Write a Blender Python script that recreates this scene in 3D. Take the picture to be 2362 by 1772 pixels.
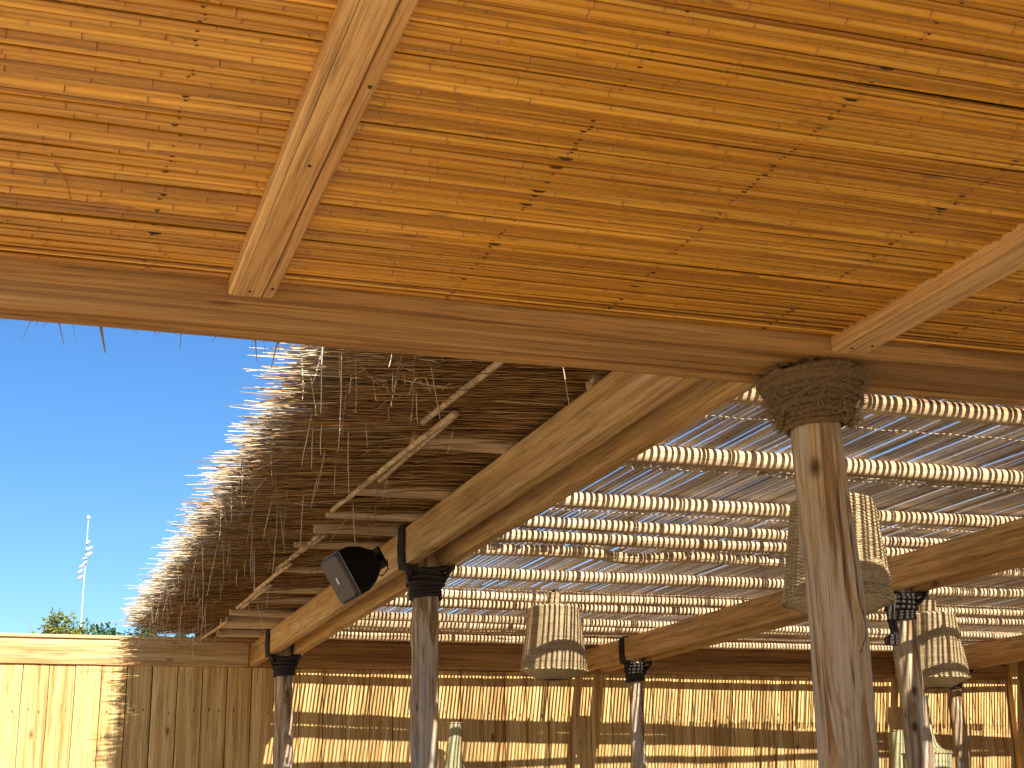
import bpy, bmesh, math, random
import numpy as np
from mathutils import Vector, Matrix, noise

random.seed(7)
rng = np.random.default_rng(7)
scene = bpy.context.scene
for o in list(bpy.data.objects):
    bpy.data.objects.remove(o)

# ------------------------------------------------------------------ camera
cam_data = bpy.data.cameras.new('camera')
cam = bpy.data.objects.new('camera', cam_data)
scene.collection.objects.link(cam)
cam_data.sensor_width = 36.0
cam_data.lens = 50.54
cam_data.clip_start = 0.05
cam_data.clip_end = 2000.0
YAW, PITCH, ROLL = 0.32336, 0.29141, -0.01523
fw = Vector((math.sin(YAW) * math.cos(PITCH), math.cos(YAW) * math.cos(PITCH), math.sin(PITCH)))
rt = Vector((math.cos(YAW), -math.sin(YAW), 0.0))
up = rt.cross(fw)
r2 = rt * math.cos(ROLL) + up * math.sin(ROLL)
u2 = -rt * math.sin(ROLL) + up * math.cos(ROLL)
cam.matrix_world = Matrix(((r2.x, u2.x, -fw.x, 0.0), (r2.y, u2.y, -fw.y, 0.0),
                           (r2.z, u2.z, -fw.z, 1.6), (0, 0, 0, 1)))
scene.camera = cam

# ------------------------------------------------------------------ sky and sun
SUN = Vector((0.128, -1.754, 1.0)).normalized()          # direction towards the sun
elev = math.asin(SUN.z)
rot = math.atan2(SUN.x, SUN.y)
world = bpy.data.worlds.new('World')
scene.world = world
world.use_nodes = True
wn = world.node_tree
wn.nodes.clear()
sky = wn.nodes.new('ShaderNodeTexSky')
sky.sky_type = 'NISHITA'
sky.sun_disc = False
sky.sun_elevation = elev
sky.sun_rotation = rot
sky.air_density = 1.0
sky.dust_density = 0.0
sky.ozone_density = 4.5
bg = wn.nodes.new('ShaderNodeBackground')
bg.inputs['Strength'].default_value = 0.066
wo = wn.nodes.new('ShaderNodeOutputWorld')
hs = wn.nodes.new('ShaderNodeHueSaturation')
hs.inputs['Saturation'].default_value = 1.2
hs.inputs['Hue'].default_value = 0.505
wn.links.new(sky.outputs['Color'], hs.inputs['Color'])
wn.links.new(hs.outputs['Color'], bg.inputs['Color'])
wn.links.new(bg.outputs['Background'], wo.inputs['Surface'])

sun_data = bpy.data.lights.new('sun', 'SUN')
sun_data.energy = 5.0
sun_data.angle = math.radians(0.5)
sun_data.color = (1.0, 0.95, 0.86)
sun = bpy.data.objects.new('sun', sun_data)
scene.collection.objects.link(sun)
sun.rotation_euler = (-SUN).to_track_quat('-Z', 'Y').to_euler()

scene.view_settings.view_transform = 'Standard'
scene.view_settings.look = 'None'
scene.view_settings.gamma = 1.0
scene.view_settings.exposure = 1.22
scene.view_settings.use_curve_mapping = False
scene.render.engine = 'CYCLES'
cy = scene.cycles
cy.max_bounces = 6
cy.diffuse_bounces = 3
cy.adaptive_threshold = 0.02
cy.glossy_bounces = 3
cy.use_denoising = True
cy.sample_clamp_indirect = 8.0

# ------------------------------------------------------------------ helpers
C = scene.collection


def link(o, parent=None):
    C.objects.link(o)
    if parent is not None:
        o.parent = parent
    return o


def empty(name, loc=(0, 0, 0)):
    o = bpy.data.objects.new(name, None)
    o.location = loc
    o.empty_display_size = 0.2
    return link(o)


def tag(o, label=None, cat=None, group=None, kind=None):
    if label: o['label'] = label
    if cat: o['category'] = cat
    if group: o['group'] = group
    if kind: o['kind'] = kind
    return o


def mesh_arrays(name, verts, faces, mat, smooth=True, attr=None):
    me = bpy.data.meshes.new(name)
    verts = np.asarray(verts, dtype=np.float32)
    if isinstance(faces, np.ndarray) and faces.ndim == 2:
        n, k = faces.shape
        me.vertices.add(len(verts))
        me.vertices.foreach_set('co', verts.ravel())
        me.loops.add(n * k)
        me.loops.foreach_set('vertex_index', faces.astype(np.int32).ravel())
        me.polygons.add(n)
        me.polygons.foreach_set('loop_start', np.arange(0, n * k, k, dtype=np.int32))
        me.update(calc_edges=True)
    else:
        me.from_pydata([tuple(v) for v in verts], [], [tuple(f) for f in faces])
        me.update()
    me.polygons.foreach_set('use_smooth', [smooth] * len(me.polygons))
    if attr:
        for an, av in attr.items():
            a = me.attributes.new(an, 'FLOAT', 'POINT')
            a.data.foreach_set('value', np.asarray(av, dtype=np.float32))
    me.materials.append(mat)
    return me


def obj(name, me, parent=None, loc=(0, 0, 0), rot=(0, 0, 0)):
    o = bpy.data.objects.new(name, me)
    o.location = loc
    o.rotation_euler = rot
    return link(o, parent)


class MB:
    """collects shapes into one mesh"""
    def __init__(self):
        self.v, self.f, self.a = [], [], []

    def add(self, vs, fs, a=0.0):
        n = len(self.v)
        self.v += [tuple(p) for p in vs]
        self.f += [tuple(i + n for i in q) for q in fs]
        self.a += [a] * len(vs)

    def box(self, x0, x1, y0, y1, z0, z1):
        self.add([(x0, y0, z0), (x1, y0, z0), (x1, y1, z0), (x0, y1, z0),
                  (x0, y0, z1), (x1, y0, z1), (x1, y1, z1), (x0, y1, z1)],
                 [(0, 3, 2, 1), (4, 5, 6, 7), (0, 1, 5, 4), (1, 2, 6, 5), (2, 3, 7, 6), (3, 0, 4, 7)])

    def tube(self, pts, radii, sides=8, caps=True, lobes=0, lobe=0.0, twist=0.0, a=0.0, closed=False):
        pts = [Vector(p) for p in pts]
        n = len(pts)
        if not hasattr(radii, '__len__'):
            radii = [radii] * n
        vs, fs = [], []
        t0 = (pts[1] - pts[0]).normalized()
        ref = Vector((0, 0, 1)) if abs(t0.z) < 0.9 else Vector((1, 0, 0))
        nrm = (ref - t0 * ref.dot(t0)).normalized()
        s = 0.0
        for i in range(n):
            if closed:
                t = (pts[(i + 1) % n] - pts[i - 1]).normalized()
            else:
                t = (pts[min(i + 1, n - 1)] - pts[max(i - 1, 0)]).normalized()
            nrm = (nrm - t * nrm.dot(t)).normalized()
            b = t.cross(nrm)
            if i: s += (pts[i] - pts[i - 1]).length
            for k in range(sides):
                th = 2 * math.pi * k / sides
                rr = radii[i]
                if lobes: rr *= 1 + lobe * math.cos(lobes * (th - twist * s))
                vs.append(pts[i] + (nrm * math.cos(th) + b * math.sin(th)) * rr)
        m = n if closed else n - 1
        for i in range(m):
            for k in range(sides):
                k2 = (k + 1) % sides
                j = (i + 1) % n
                fs.append((i * sides + k, i * sides + k2, j * sides + k2, j * sides + k))
        if caps and not closed:
            fs.append(tuple(range(sides - 1, -1, -1)))
            fs.append(tuple((n - 1) * sides + k for k in range(sides)))
        self.add(vs, fs, a)

    def build(self, name, mat, parent=None, loc=(0, 0, 0), rot=(0, 0, 0), smooth=True, auto=None):
        me = mesh_arrays(name, self.v, self.f, mat, smooth, {'rnd': self.a})
        if auto is not None:
            sharp_by_angle(me, auto)
        return obj(name, me, parent, loc, rot)


def sharp_by_angle(me, deg):
    bm = bmesh.new()
    bm.from_mesh(me)
    lim = math.radians(deg)
    for e in bm.edges:
        if len(e.link_faces) == 2 and e.calc_face_angle(0) > lim:
            e.smooth = False
    bm.to_mesh(me)
    bm.free()


def vec_tubes(P, rad, sides):
    """P (N,K,3) centre lines, rad (N,K): verts, quads, one constant frame per tube"""
    N, K, _ = P.shape
    t = P[:, -1] - P[:, 0]
    t /= np.linalg.norm(t, axis=1, keepdims=True)
    ref = np.where(np.abs(t[:, 2:3]) < 0.85, np.array([[0, 0, 1.0]]), np.array([[1.0, 0, 0]]))
    n1 = ref - t * np.sum(ref * t, axis=1, keepdims=True)
    n1 /= np.linalg.norm(n1, axis=1, keepdims=True)
    n2 = np.cross(t, n1)
    th = np.arange(sides) * 2 * np.pi / sides
    dirs = n1[:, None, :] * np.cos(th)[None, :, None] + n2[:, None, :] * np.sin(th)[None, :, None]
    V = P[:, :, None, :] + rad[:, :, None, None] * dirs[:, None, :, :]
    idx = np.arange(N * K * sides).reshape(N, K, sides)
    a = idx[:, :-1, :]
    b = np.roll(idx, -1, axis=2)[:, :-1, :]
    c = np.roll(idx, -1, axis=2)[:, 1:, :]
    d = idx[:, 1:, :]
    Q = np.stack([a, b, c, d], axis=-1).reshape(-1, 4)
    return V.reshape(-1, 3), Q


def straws(name, P, rad, mat, parent, sides=3, kind='stuff'):
    v, q = vec_tubes(P, rad, sides)
    N, K, _ = P.shape
    rnd = np.repeat(rng.random(N), K * sides)
    me = mesh_arrays(name, v, q, mat, True, {'rnd': rnd})
    o = obj(name, me, parent)
    if kind: o['kind'] = kind
    return o


def n3(x, y, z):
    return noise.noise(Vector((x, y, z)))


def timber(name, dims, axis, mat, parent, loc, seed=0, bev=0.003, wob=0.0008, seg=None, rot=(0, 0, 0)):
    """sawn timber, origin at the middle: bevelled, edges a little uneven"""
    L = dims[axis]
    bm = bmesh.new()
    bmesh.ops.create_cube(bm, size=1.0)
    for v in bm.verts:
        v.co = Vector((v.co.x * dims[0], v.co.y * dims[1], v.co.z * dims[2]))
    long_e = [e for e in bm.edges if abs((e.verts[0].co - e.verts[1].co)[axis]) > L * 0.9]
    bmesh.ops.bevel(bm, geom=long_e, offset=bev, segments=2, affect='EDGES', profile=0.6)
    n = seg or max(4, int(L / 0.22))
    for i in range(1, n):
        p = Vector((0, 0, 0)); p[axis] = -L / 2 + L * i / n
        no = Vector((0, 0, 0)); no[axis] = 1
        bmesh.ops.bisect_plane(bm, geom=bm.verts[:] + bm.edges[:] + bm.faces[:], plane_co=p, plane_no=no)
    for v in bm.verts:
        c = v.co * 3.1 + Vector((seed * 7.3, seed * 1.9, 0))
        for k in range(3):
            if k != axis:
                v.co[k] += wob * 2 * noise.noise(c + Vector((k * 11.0, 0, 0)))
    me = bpy.data.meshes.new(name)
    bm.to_mesh(me)
    bm.free()
    me.materials.append(mat)
    me.polygons.foreach_set('use_smooth', [True] * len(me.polygons))
    sharp_by_angle(me, 35)
    return obj(name, me, parent, loc, rot)


# ------------------------------------------------------------------ materials
def new_mat(name):
    m = bpy.data.materials.new(name)
    m.use_nodes = True
    nt = m.node_tree
    b = nt.nodes['Principled BSDF']
    b.inputs['Specular IOR Level'].default_value = 0.25
    return m, nt, b


def N(nt, t, **kw):
    n = nt.nodes.new(t)
    for k, v in kw.items():
        setattr(n, k, v)
    return n


def ramp(nt, fac, stops):
    r = N(nt, 'ShaderNodeValToRGB')
    el = r.color_ramp.elements
    while len(el) < len(stops):
        el.new(0.5)
    for e, (p, c) in zip(el, stops):
        e.position = p
        e.color = (c[0], c[1], c[2], 1.0) if hasattr(c, '__len__') else (c, c, c, 1.0)
    nt.links.new(fac, r.inputs['Fac'])
    return r.outputs['Color']


def mix(nt, fac, a, b, mode='MIX'):
    m = N(nt, 'ShaderNodeMix', data_type='RGBA', blend_type=mode)
    for s, v in ((m.inputs[0], fac), (m.inputs[6], a), (m.inputs[7], b)):
        if hasattr(v, 'links') or isinstance(v, bpy.types.NodeSocket):
            nt.links.new(v, s)
        elif hasattr(v, '__len__'):
            s.default_value = (v[0], v[1], v[2], 1.0)
        else:
            s.default_value = v
    return m.outputs[2]


def coords(nt, scale, shift=True, attr=None):
    tc = N(nt, 'ShaderNodeTexCoord')
    out = tc.outputs['Object']
    if shift:
        oi = N(nt, 'ShaderNodeObjectInfo')
        mul = N(nt, 'ShaderNodeVectorMath', operation='SCALE')
        mul.inputs[0].default_value = (13.7, 9.1, 17.3)
        nt.links.new(oi.outputs['Random'], mul.inputs['Scale'])
        ad = N(nt, 'ShaderNodeVectorMath', operation='ADD')
        nt.links.new(out, ad.inputs[0])
        nt.links.new(mul.outputs[0], ad.inputs[1])
        out = ad.outputs[0]
    base = out
    mp = N(nt, 'ShaderNodeMapping')
    mp.inputs['Scale'].default_value = scale
    nt.links.new(base, mp.inputs['Vector'])
    return mp.outputs[0], base


def tex_noise(nt, vec, scale=1.0, detail=5.0, rough=0.6, dist=0.0):
    t = N(nt, 'ShaderNodeTexNoise')
    t.inputs['Scale'].default_value = scale
    t.inputs['Detail'].default_value = detail
    t.inputs['Roughness'].default_value = rough
    t.inputs['Distortion'].default_value = dist
    nt.links.new(vec, t.inputs['Vector'])
    return t.outputs['Fac']


def bump(nt, b, h, strength, dist=0.004):
    n = N(nt, 'ShaderNodeBump')
    n.inputs['Strength'].default_value = strength
    n.inputs['Distance'].default_value = dist
    nt.links.new(h, n.inputs['Height'])
    nt.links.new(n.outputs['Normal'], b.inputs['Normal'])


def vary(nt, col, amount, source=None):
    """brightness differs from piece to piece"""
    if source is None:
        oi = N(nt, 'ShaderNodeObjectInfo')
        source = oi.outputs['Random']
    mr = N(nt, 'ShaderNodeMapRange')
    mr.inputs['To Min'].default_value = 1 - amount
    mr.inputs['To Max'].default_value = 1 + amount
    nt.links.new(source, mr.inputs['Value'])
    h = N(nt, 'ShaderNodeHueSaturation')
    nt.links.new(mr.outputs[0], h.inputs['Value'])
    nt.links.new(col, h.inputs['Color'])
    return h.outputs['Color']


def wood(name, light, mid, dark, axis, var=0.10, rough=0.65, knots=0.6, bs=0.35, fine=62.0):
    m, nt, b = new_mat(name)
    s1 = [15.0, 15.0, 15.0]; s1[axis] = 0.42
    s2 = [fine, fine, fine]; s2[axis] = 2.2
    s3 = [6.5, 6.5, 6.5]; s3[axis] = 2.6
    v1, base = coords(nt, s1)
    mp2 = N(nt, 'ShaderNodeMapping'); mp2.inputs['Scale'].default_value = s2
    nt.links.new(base, mp2.inputs['Vector'])
    mp3 = N(nt, 'ShaderNodeMapping'); mp3.inputs['Scale'].default_value = s3
    nt.links.new(base, mp3.inputs['Vector'])
    broad = tex_noise(nt, v1, 1.0, 4.0, 0.6, 0.25)
    # growth rings: a wave run through the broad noise
    w = N(nt, 'ShaderNodeMath', operation='MULTIPLY'); w.inputs[1].default_value = 46.0
    nt.links.new(broad, w.inputs[0])
    sn = N(nt, 'ShaderNodeMath', operation='SINE'); nt.links.new(w.outputs[0], sn.inputs[0])
    rings = ramp(nt, sn.outputs[0], [(0.0, 0.0), (0.75, 0.35), (1.0, 1.0)])
    finen = tex_noise(nt, mp2.outputs[0], 1.0, 3.0, 0.7)
    col = ramp(nt, broad, [(0.30, dark), (0.5, mid), (0.70, light)])
    col = mix(nt, 0.22, col, mix(nt, rings, col, dark), 'MIX')
    streak = ramp(nt, finen, [(0.34, 0.42), (0.50, 0.98), (0.72, 1.18)])
    col = mix(nt, 0.75, col, streak, 'MULTIPLY')
    if knots > 0:
        vo = N(nt, 'ShaderNodeTexVoronoi')
        vo.inputs['Scale'].default_value = 1.0
        nt.links.new(mp3.outputs[0], vo.inputs['Vector'])
        kn = ramp(nt, vo.outputs['Distance'], [(0.05, 1.0), (0.11, 0.55), (0.20, 0.0)])
        # only some cells carry a knot
        sel = N(nt, 'ShaderNodeSeparateColor')
        nt.links.new(vo.outputs['Color'], sel.inputs[0])
        pick = ramp(nt, sel.outputs[0], [(1 - knots * 0.35, 0.0), (1 - knots * 0.35 + 0.02, 1.0)])
        kf = mix(nt, 1.0, kn, pick, 'MULTIPLY')
        col = mix(nt, kf, col, tuple(0.32 * c for c in dark))
    col = vary(nt, col, var)
    nt.links.new(col, b.inputs['Base Color'])
    b.inputs['Roughness'].default_value = rough
    bump(nt, b, finen, bs, 0.002)
    return m


M = {}
PINE_L, PINE_M, PINE_D = (0.70, 0.46, 0.20), (0.58, 0.34, 0.12), (0.36, 0.17, 0.045)
for ax, nm in ((0, 'x'), (1, 'y'), (2, 'z')):
    M['pine_' + nm] = wood('pine_' + nm, PINE_L, PINE_M, PINE_D, ax)
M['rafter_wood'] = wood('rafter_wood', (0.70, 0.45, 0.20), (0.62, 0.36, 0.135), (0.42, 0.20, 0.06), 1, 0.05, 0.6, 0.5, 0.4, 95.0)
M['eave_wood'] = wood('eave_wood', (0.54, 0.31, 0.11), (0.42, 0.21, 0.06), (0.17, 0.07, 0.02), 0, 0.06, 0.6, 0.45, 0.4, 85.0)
M['rail_wood'] = wood('rail_wood', (0.70, 0.50, 0.26), (0.58, 0.37, 0.16), (0.36, 0.19, 0.06), 0, 0.04, 0.7, 0.7)
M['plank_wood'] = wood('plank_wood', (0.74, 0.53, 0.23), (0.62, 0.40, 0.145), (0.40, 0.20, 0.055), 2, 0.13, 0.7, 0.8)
M['shaded_plank'] = wood('shaded_plank', (0.70, 0.47, 0.19), (0.58, 0.35, 0.12), (0.34, 0.155, 0.04), 2, 0.14, 0.7, 0.8)  # planks under the pergola: shade put into a darker, redder tone
M['purlin_wood'] = wood('purlin_wood', (0.66, 0.49, 0.31), (0.56, 0.39, 0.215), (0.30, 0.17, 0.075), 0, 0.10, 0.75, 0.4)


def cane_material(name, tones, node_dark, axis, spec=0.35, stain=True, attr_random=False):
    m, nt, b = new_mat(name)
    s1 = [60.0, 60.0, 60.0]; s1[axis] = 1.3
    s2 = [24.0, 24.0, 24.0]; s2[axis] = 5.0
    v1, base = coords(nt, s1)
    mp = N(nt, 'ShaderNodeMapping'); mp.inputs['Scale'].default_value = s2
    nt.links.new(base, mp.inputs['Vector'])
    if attr_random:
        at = N(nt, 'ShaderNodeAttribute', attribute_name='rnd')
        src = at.outputs['Fac']
    else:
        oi = N(nt, 'ShaderNodeObjectInfo')
        src = oi.outputs['Random']
    k = len(tones)
    col = ramp(nt, src, [(i / (k - 1), t) for i, t in enumerate(tones)])
    streak = tex_noise(nt, v1, 1.0, 5.0, 0.65)
    col = mix(nt, 0.75, col, ramp(nt, streak, [(0.30, 0.38), (0.48, 0.92), (0.70, 1.35)]), 'MULTIPLY')
    if stain:
        sp = tex_noise(nt, mp.outputs[0], 1.0, 4.0, 0.6)
        f = ramp(nt, sp, [(0.62, 0.0), (0.72, 0.8)])
        col = mix(nt, f, col, (0.16, 0.07, 0.02))
        mp2 = N(nt, 'ShaderNodeMapping'); s = [3.0, 3.0, 3.0]; s[axis] = 1.1
        mp2.inputs['Scale'].default_value = s
        nt.links.new(base, mp2.inputs['Vector'])
        pale = tex_noise(nt, mp2.outputs[0], 1.0, 3.0, 0.5)
        f = ramp(nt, pale, [(0.60, 0.0), (0.74, 0.55)])
        col = mix(nt, f, col, (0.66, 0.36, 0.06))
    nd = N(nt, 'ShaderNodeAttribute', attribute_name='node')
    f = ramp(nt, nd.outputs['Fac'], [(0.0, 0.0), (1.0, 0.8)])
    col = mix(nt, f, col, node_dark)
    nt.links.new(col, b.inputs['Base Color'])
    b.inputs['Roughness'].default_value = 0.34
    b.inputs['Specular IOR Level'].default_value = spec
    bump(nt, b, streak, 0.3, 0.0015)
    return m


M['ceiling_cane'] = cane_material('ceiling_cane', [(0.419, 0.171, 0.0127), (0.637, 0.296, 0.0255), (0.528, 0.232, 0.0173), (0.328, 0.126, 0.0091), (0.582, 0.259, 0.0191),
                                                   (0.692, 0.350, 0.0410), (0.455, 0.191, 0.0137)], (0.218, 0.077, 0.0091), 0, 0.5)
M['roof_cane'] = cane_material('roof_cane', [(0.36, 0.26, 0.17), (0.64, 0.52, 0.38), (0.24, 0.16, 0.095), (0.78, 0.68, 0.52), (0.46, 0.34, 0.23)],
                               (0.2, 0.12, 0.06), 1, 0.3, False)
M['roof_cane_far'] = cane_material('roof_cane_far', [(0.36, 0.26, 0.17), (0.64, 0.52, 0.38), (0.24, 0.16, 0.095), (0.78, 0.68, 0.52), (0.46, 0.34, 0.23)],
                                   (0.2, 0.12, 0.06), 1, 0.3, False, True)


def straw_material(name, tones, rough=0.6):
    m, nt, b = new_mat(name)
    at = N(nt, 'ShaderNodeAttribute', attribute_name='rnd')
    k = len(tones)
    col = ramp(nt, at.outputs['Fac'], [(i / (k - 1), t) for i, t in enumerate(tones)])
    v, base = coords(nt, (3.0, 40.0, 40.0), False)
    nz = tex_noise(nt, v, 1.0, 3.0, 0.6)
    col = mix(nt, 0.6, col, ramp(nt, nz, [(0.3, 0.55), (0.7, 1.2)]), 'MULTIPLY')
    nt.links.new(col, b.inputs['Base Color'])
    b.inputs['Roughness'].default_value = rough
    return m


M['straw'] = straw_material('straw', [(0.22, 0.105, 0.028), (0.56, 0.32, 0.11), (0.31, 0.155, 0.042), (0.70, 0.44, 0.18), (0.14, 0.058, 0.015), (0.46, 0.25, 0.078)])  # on the thatch underside its shade is put into these browns
M['pale_straw'] = straw_material('pale_straw', [(0.58, 0.44, 0.27), (0.78, 0.66, 0.47), (0.30, 0.18, 0.08), (0.66, 0.52, 0.33), (0.82, 0.72, 0.54), (0.22, 0.12, 0.05), (0.55, 0.40, 0.23)])  # on the thatch fringe the sunlight is put into the paler tones
M['dry_twig'] = straw_material('dry_twig', [(0.30, 0.19, 0.09), (0.42, 0.28, 0.14), (0.25, 0.15, 0.07)])
M['wicker'] = straw_material('wicker', [(0.44, 0.31, 0.16), (0.54, 0.40, 0.22), (0.36, 0.24, 0.12)], 0.5)


def flat_noise_mat(name, c1, c2, scale, rough=0.7, bs=0.3, detail=6.0, spec=0.25, bd=0.01):
    m, nt, b = new_mat(name)
    v, base = coords(nt, (scale, scale, scale), False)
    nz = tex_noise(nt, v, 1.0, detail, 0.65)
    col = ramp(nt, nz, [(0.3, c1), (0.7, c2)])
    nt.links.new(col, b.inputs['Base Color'])
    b.inputs['Roughness'].default_value = rough
    b.inputs['Specular IOR Level'].default_value = spec
    bump(nt, b, nz, bs, bd)
    return m


M['sand'] = flat_noise_mat('sand', (0.56, 0.43, 0.27), (0.68, 0.54, 0.36), 7.0, 0.9, 0.4)
M['dark_floor'] = flat_noise_mat('dark_floor', (0.10, 0.062, 0.035), (0.17, 0.11, 0.065), 3.0, 0.8, 0.2)  # low tone of the added floor, weakens light bounced upwards
M['thatch_core'] = flat_noise_mat('thatch_core', (0.12, 0.07, 0.03), (0.25, 0.15, 0.06), 30.0, 0.9, 0.6)
M['dark_rope'] = flat_noise_mat('dark_rope', (0.018, 0.013, 0.010), (0.055, 0.042, 0.034), 160.0, 0.75, 0.6, 4.0, 0.25, 0.003)
M['brown_rope'] = flat_noise_mat('brown_rope', (0.07, 0.043, 0.019), (0.25, 0.16, 0.075), 210.0, 0.85, 0.8, 4.0, 0.15, 0.004)
M['black_plastic'] = flat_noise_mat('black_plastic', (0.003, 0.003, 0.003), (0.006, 0.005, 0.005), 400.0, 0.6, 0.1, 2.0, 0.12, 0.001)
M['grille'] = flat_noise_mat('grille', (0.045, 0.030, 0.022), (0.085, 0.060, 0.046), 700.0, 0.5, 0.4, 1.0, 0.4, 0.001)
M['badge'] = flat_noise_mat('badge', (0.72, 0.70, 0.66), (0.80, 0.78, 0.75), 200.0, 0.4, 0.0)
M['badge_mark'] = flat_noise_mat('badge_mark', (0.45, 0.16, 0.10), (0.5, 0.2, 0.12), 200.0, 0.4, 0.0)
M['mast_paint'] = flat_noise_mat('mast_paint', (0.34, 0.36, 0.38), (0.44, 0.46, 0.48), 4.0, 0.5, 0.05)
M['lamp_housing'] = flat_noise_mat('lamp_housing', (0.30, 0.32, 0.34), (0.42, 0.44, 0.46), 9.0, 0.4, 0.05)
M['canvas'] = flat_noise_mat('canvas', (0.33, 0.30, 0.15), (0.42, 0.38, 0.20), 35.0, 0.8, 0.3)
M['wire'] = flat_noise_mat('wire', (0.035, 0.02, 0.01), (0.07, 0.045, 0.025), 90.0, 0.7, 0.2)


def leaf_material(name, a, bcol):
    m, nt, b = new_mat(name)
    at = N(nt, 'ShaderNodeAttribute', attribute_name='rnd')
    col = ramp(nt, at.outputs['Fac'], [(0.0, a), (1.0, bcol)])
    nt.links.new(col, b.inputs['Base Color'])
    b.inputs['Roughness'].default_value = 0.45
    b.inputs['Subsurface Weight'].default_value = 0.0
    tr = N(nt, 'ShaderNodeBsdfTranslucent')
    nt.links.new(col, tr.inputs['Color'])
    ms = N(nt, 'ShaderNodeMixShader')
    ms.inputs[0].default_value = 0.3
    out = nt.nodes['Material Output']
    nt.links.new(b.outputs[0], ms.inputs[1])
    nt.links.new(tr.outputs[0], ms.inputs[2])
    nt.links.new(ms.outputs[0], out.inputs['Surface'])
    return m


M['leaf_dark'] = leaf_material('leaf_dark', (0.035, 0.075, 0.020), (0.075, 0.14, 0.035))
M['leaf_yellow'] = leaf_material('leaf_yellow', (0.12, 0.16, 0.025), (0.24, 0.24, 0.04))


def post_material():
    """peeled round post: warm heartwood with grey weathered patches, splits and knots"""
    m, nt, b = new_mat('post_wood')
    v1, base = coords(nt, (16.0, 16.0, 1.1))
    def mp(s):
        x = N(nt, 'ShaderNodeMapping'); x.inputs['Scale'].default_value = s
        nt.links.new(base, x.inputs['Vector'])
        return x.outputs[0]
    broad = tex_noise(nt, v1, 1.0, 5.0, 0.6, 0.8)
    col = ramp(nt, broad, [(0.32, (0.13, 0.065, 0.026)), (0.43, (0.29, 0.17, 0.08)), (0.53, (0.40, 0.27, 0.15)), (0.62, (0.52, 0.39, 0.25)), (0.72, (0.24, 0.135, 0.06))])
    sx = N(nt, 'ShaderNodeSeparateXYZ')
    tco = N(nt, 'ShaderNodeTexCoord')
    nt.links.new(tco.outputs['Object'], sx.inputs[0])
    mz = N(nt, 'ShaderNodeMapRange')               # weathered grey towards the foot
    mz.inputs['From Min'].default_value = 1.2; mz.inputs['From Max'].default_value = 3.0
    mz.inputs['To Min'].default_value = 0.12; mz.inputs['To Max'].default_value = -0.10
    nt.links.new(sx.outputs['Z'], mz.inputs['Value'])
    g0 = tex_noise(nt, mp((9.0, 9.0, 1.1)), 1.0, 4.0, 0.55, 0.9)
    ga = N(nt, 'ShaderNodeMath', operation='ADD')
    nt.links.new(g0, ga.inputs[0]); nt.links.new(mz.outputs[0], ga.inputs[1])
    gray = ga.outputs[0]
    col = mix(nt, ramp(nt, gray, [(0.48, 0.0), (0.52, 0.85)]), col, (0.43, 0.35, 0.27))
    ck = tex_noise(nt, mp((20.0, 20.0, 0.35)), 1.0, 2.0, 0.4, 0.2)
    col = mix(nt, ramp(nt, ck, [(0.490, 0.0), (0.498, 0.85), (0.504, 0.85), (0.512, 0.0)]), col, (0.05, 0.025, 0.012))
    fine = tex_noise(nt, mp((58.0, 58.0, 2.2)), 1.0, 4.0, 0.75)
    col = mix(nt, 0.8, col, ramp(nt, fine, [(0.32, 0.35), (0.50, 0.98), (0.72, 1.2)]), 'MULTIPLY')
    vo = N(nt, 'ShaderNodeTexVoronoi'); vo.inputs['Scale'].default_value = 1.0
    nt.links.new(mp((8.0, 8.0, 4.5)), vo.inputs['Vector'])
    sep = N(nt, 'ShaderNodeSeparateColor'); nt.links.new(vo.outputs['Color'], sep.inputs[0])
    kn = ramp(nt, vo.outputs['Distance'], [(0.09, 1.0), (0.17, 0.55), (0.24, 0.15), (0.34, 0.0)])
    kf = mix(nt, 1.0, kn, ramp(nt, sep.outputs[0], [(0.66, 0.0), (0.68, 1.0)]), 'MULTIPLY')
    col = mix(nt, kf, col, (0.075, 0.035, 0.016))
    nt.links.new(vary(nt, col, 0.08), b.inputs['Base Color'])
    b.inputs['Roughness'].default_value = 0.7
    bump(nt, b, fine, 0.45, 0.004)
    return m


M['post_wood'] = post_material()

# ------------------------------------------------------------------ ground
g = MB()
g.add([(-300, -300, 0), (300, -300, 0), (300, 500, 0), (-300, 500, 0)], [(0, 1, 2, 3)])
tag(g.build('ground', M['sand'], smooth=False), kind='structure')
g = MB()
g.box(1.2, 12.2, 6.0, 16.1, -0.1, 0.02)  # unseen dark slab, added to cut bounce light under the pergola
tag(g.build('added_dark_floor', M['dark_floor'], smooth=False), kind='structure')


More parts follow.
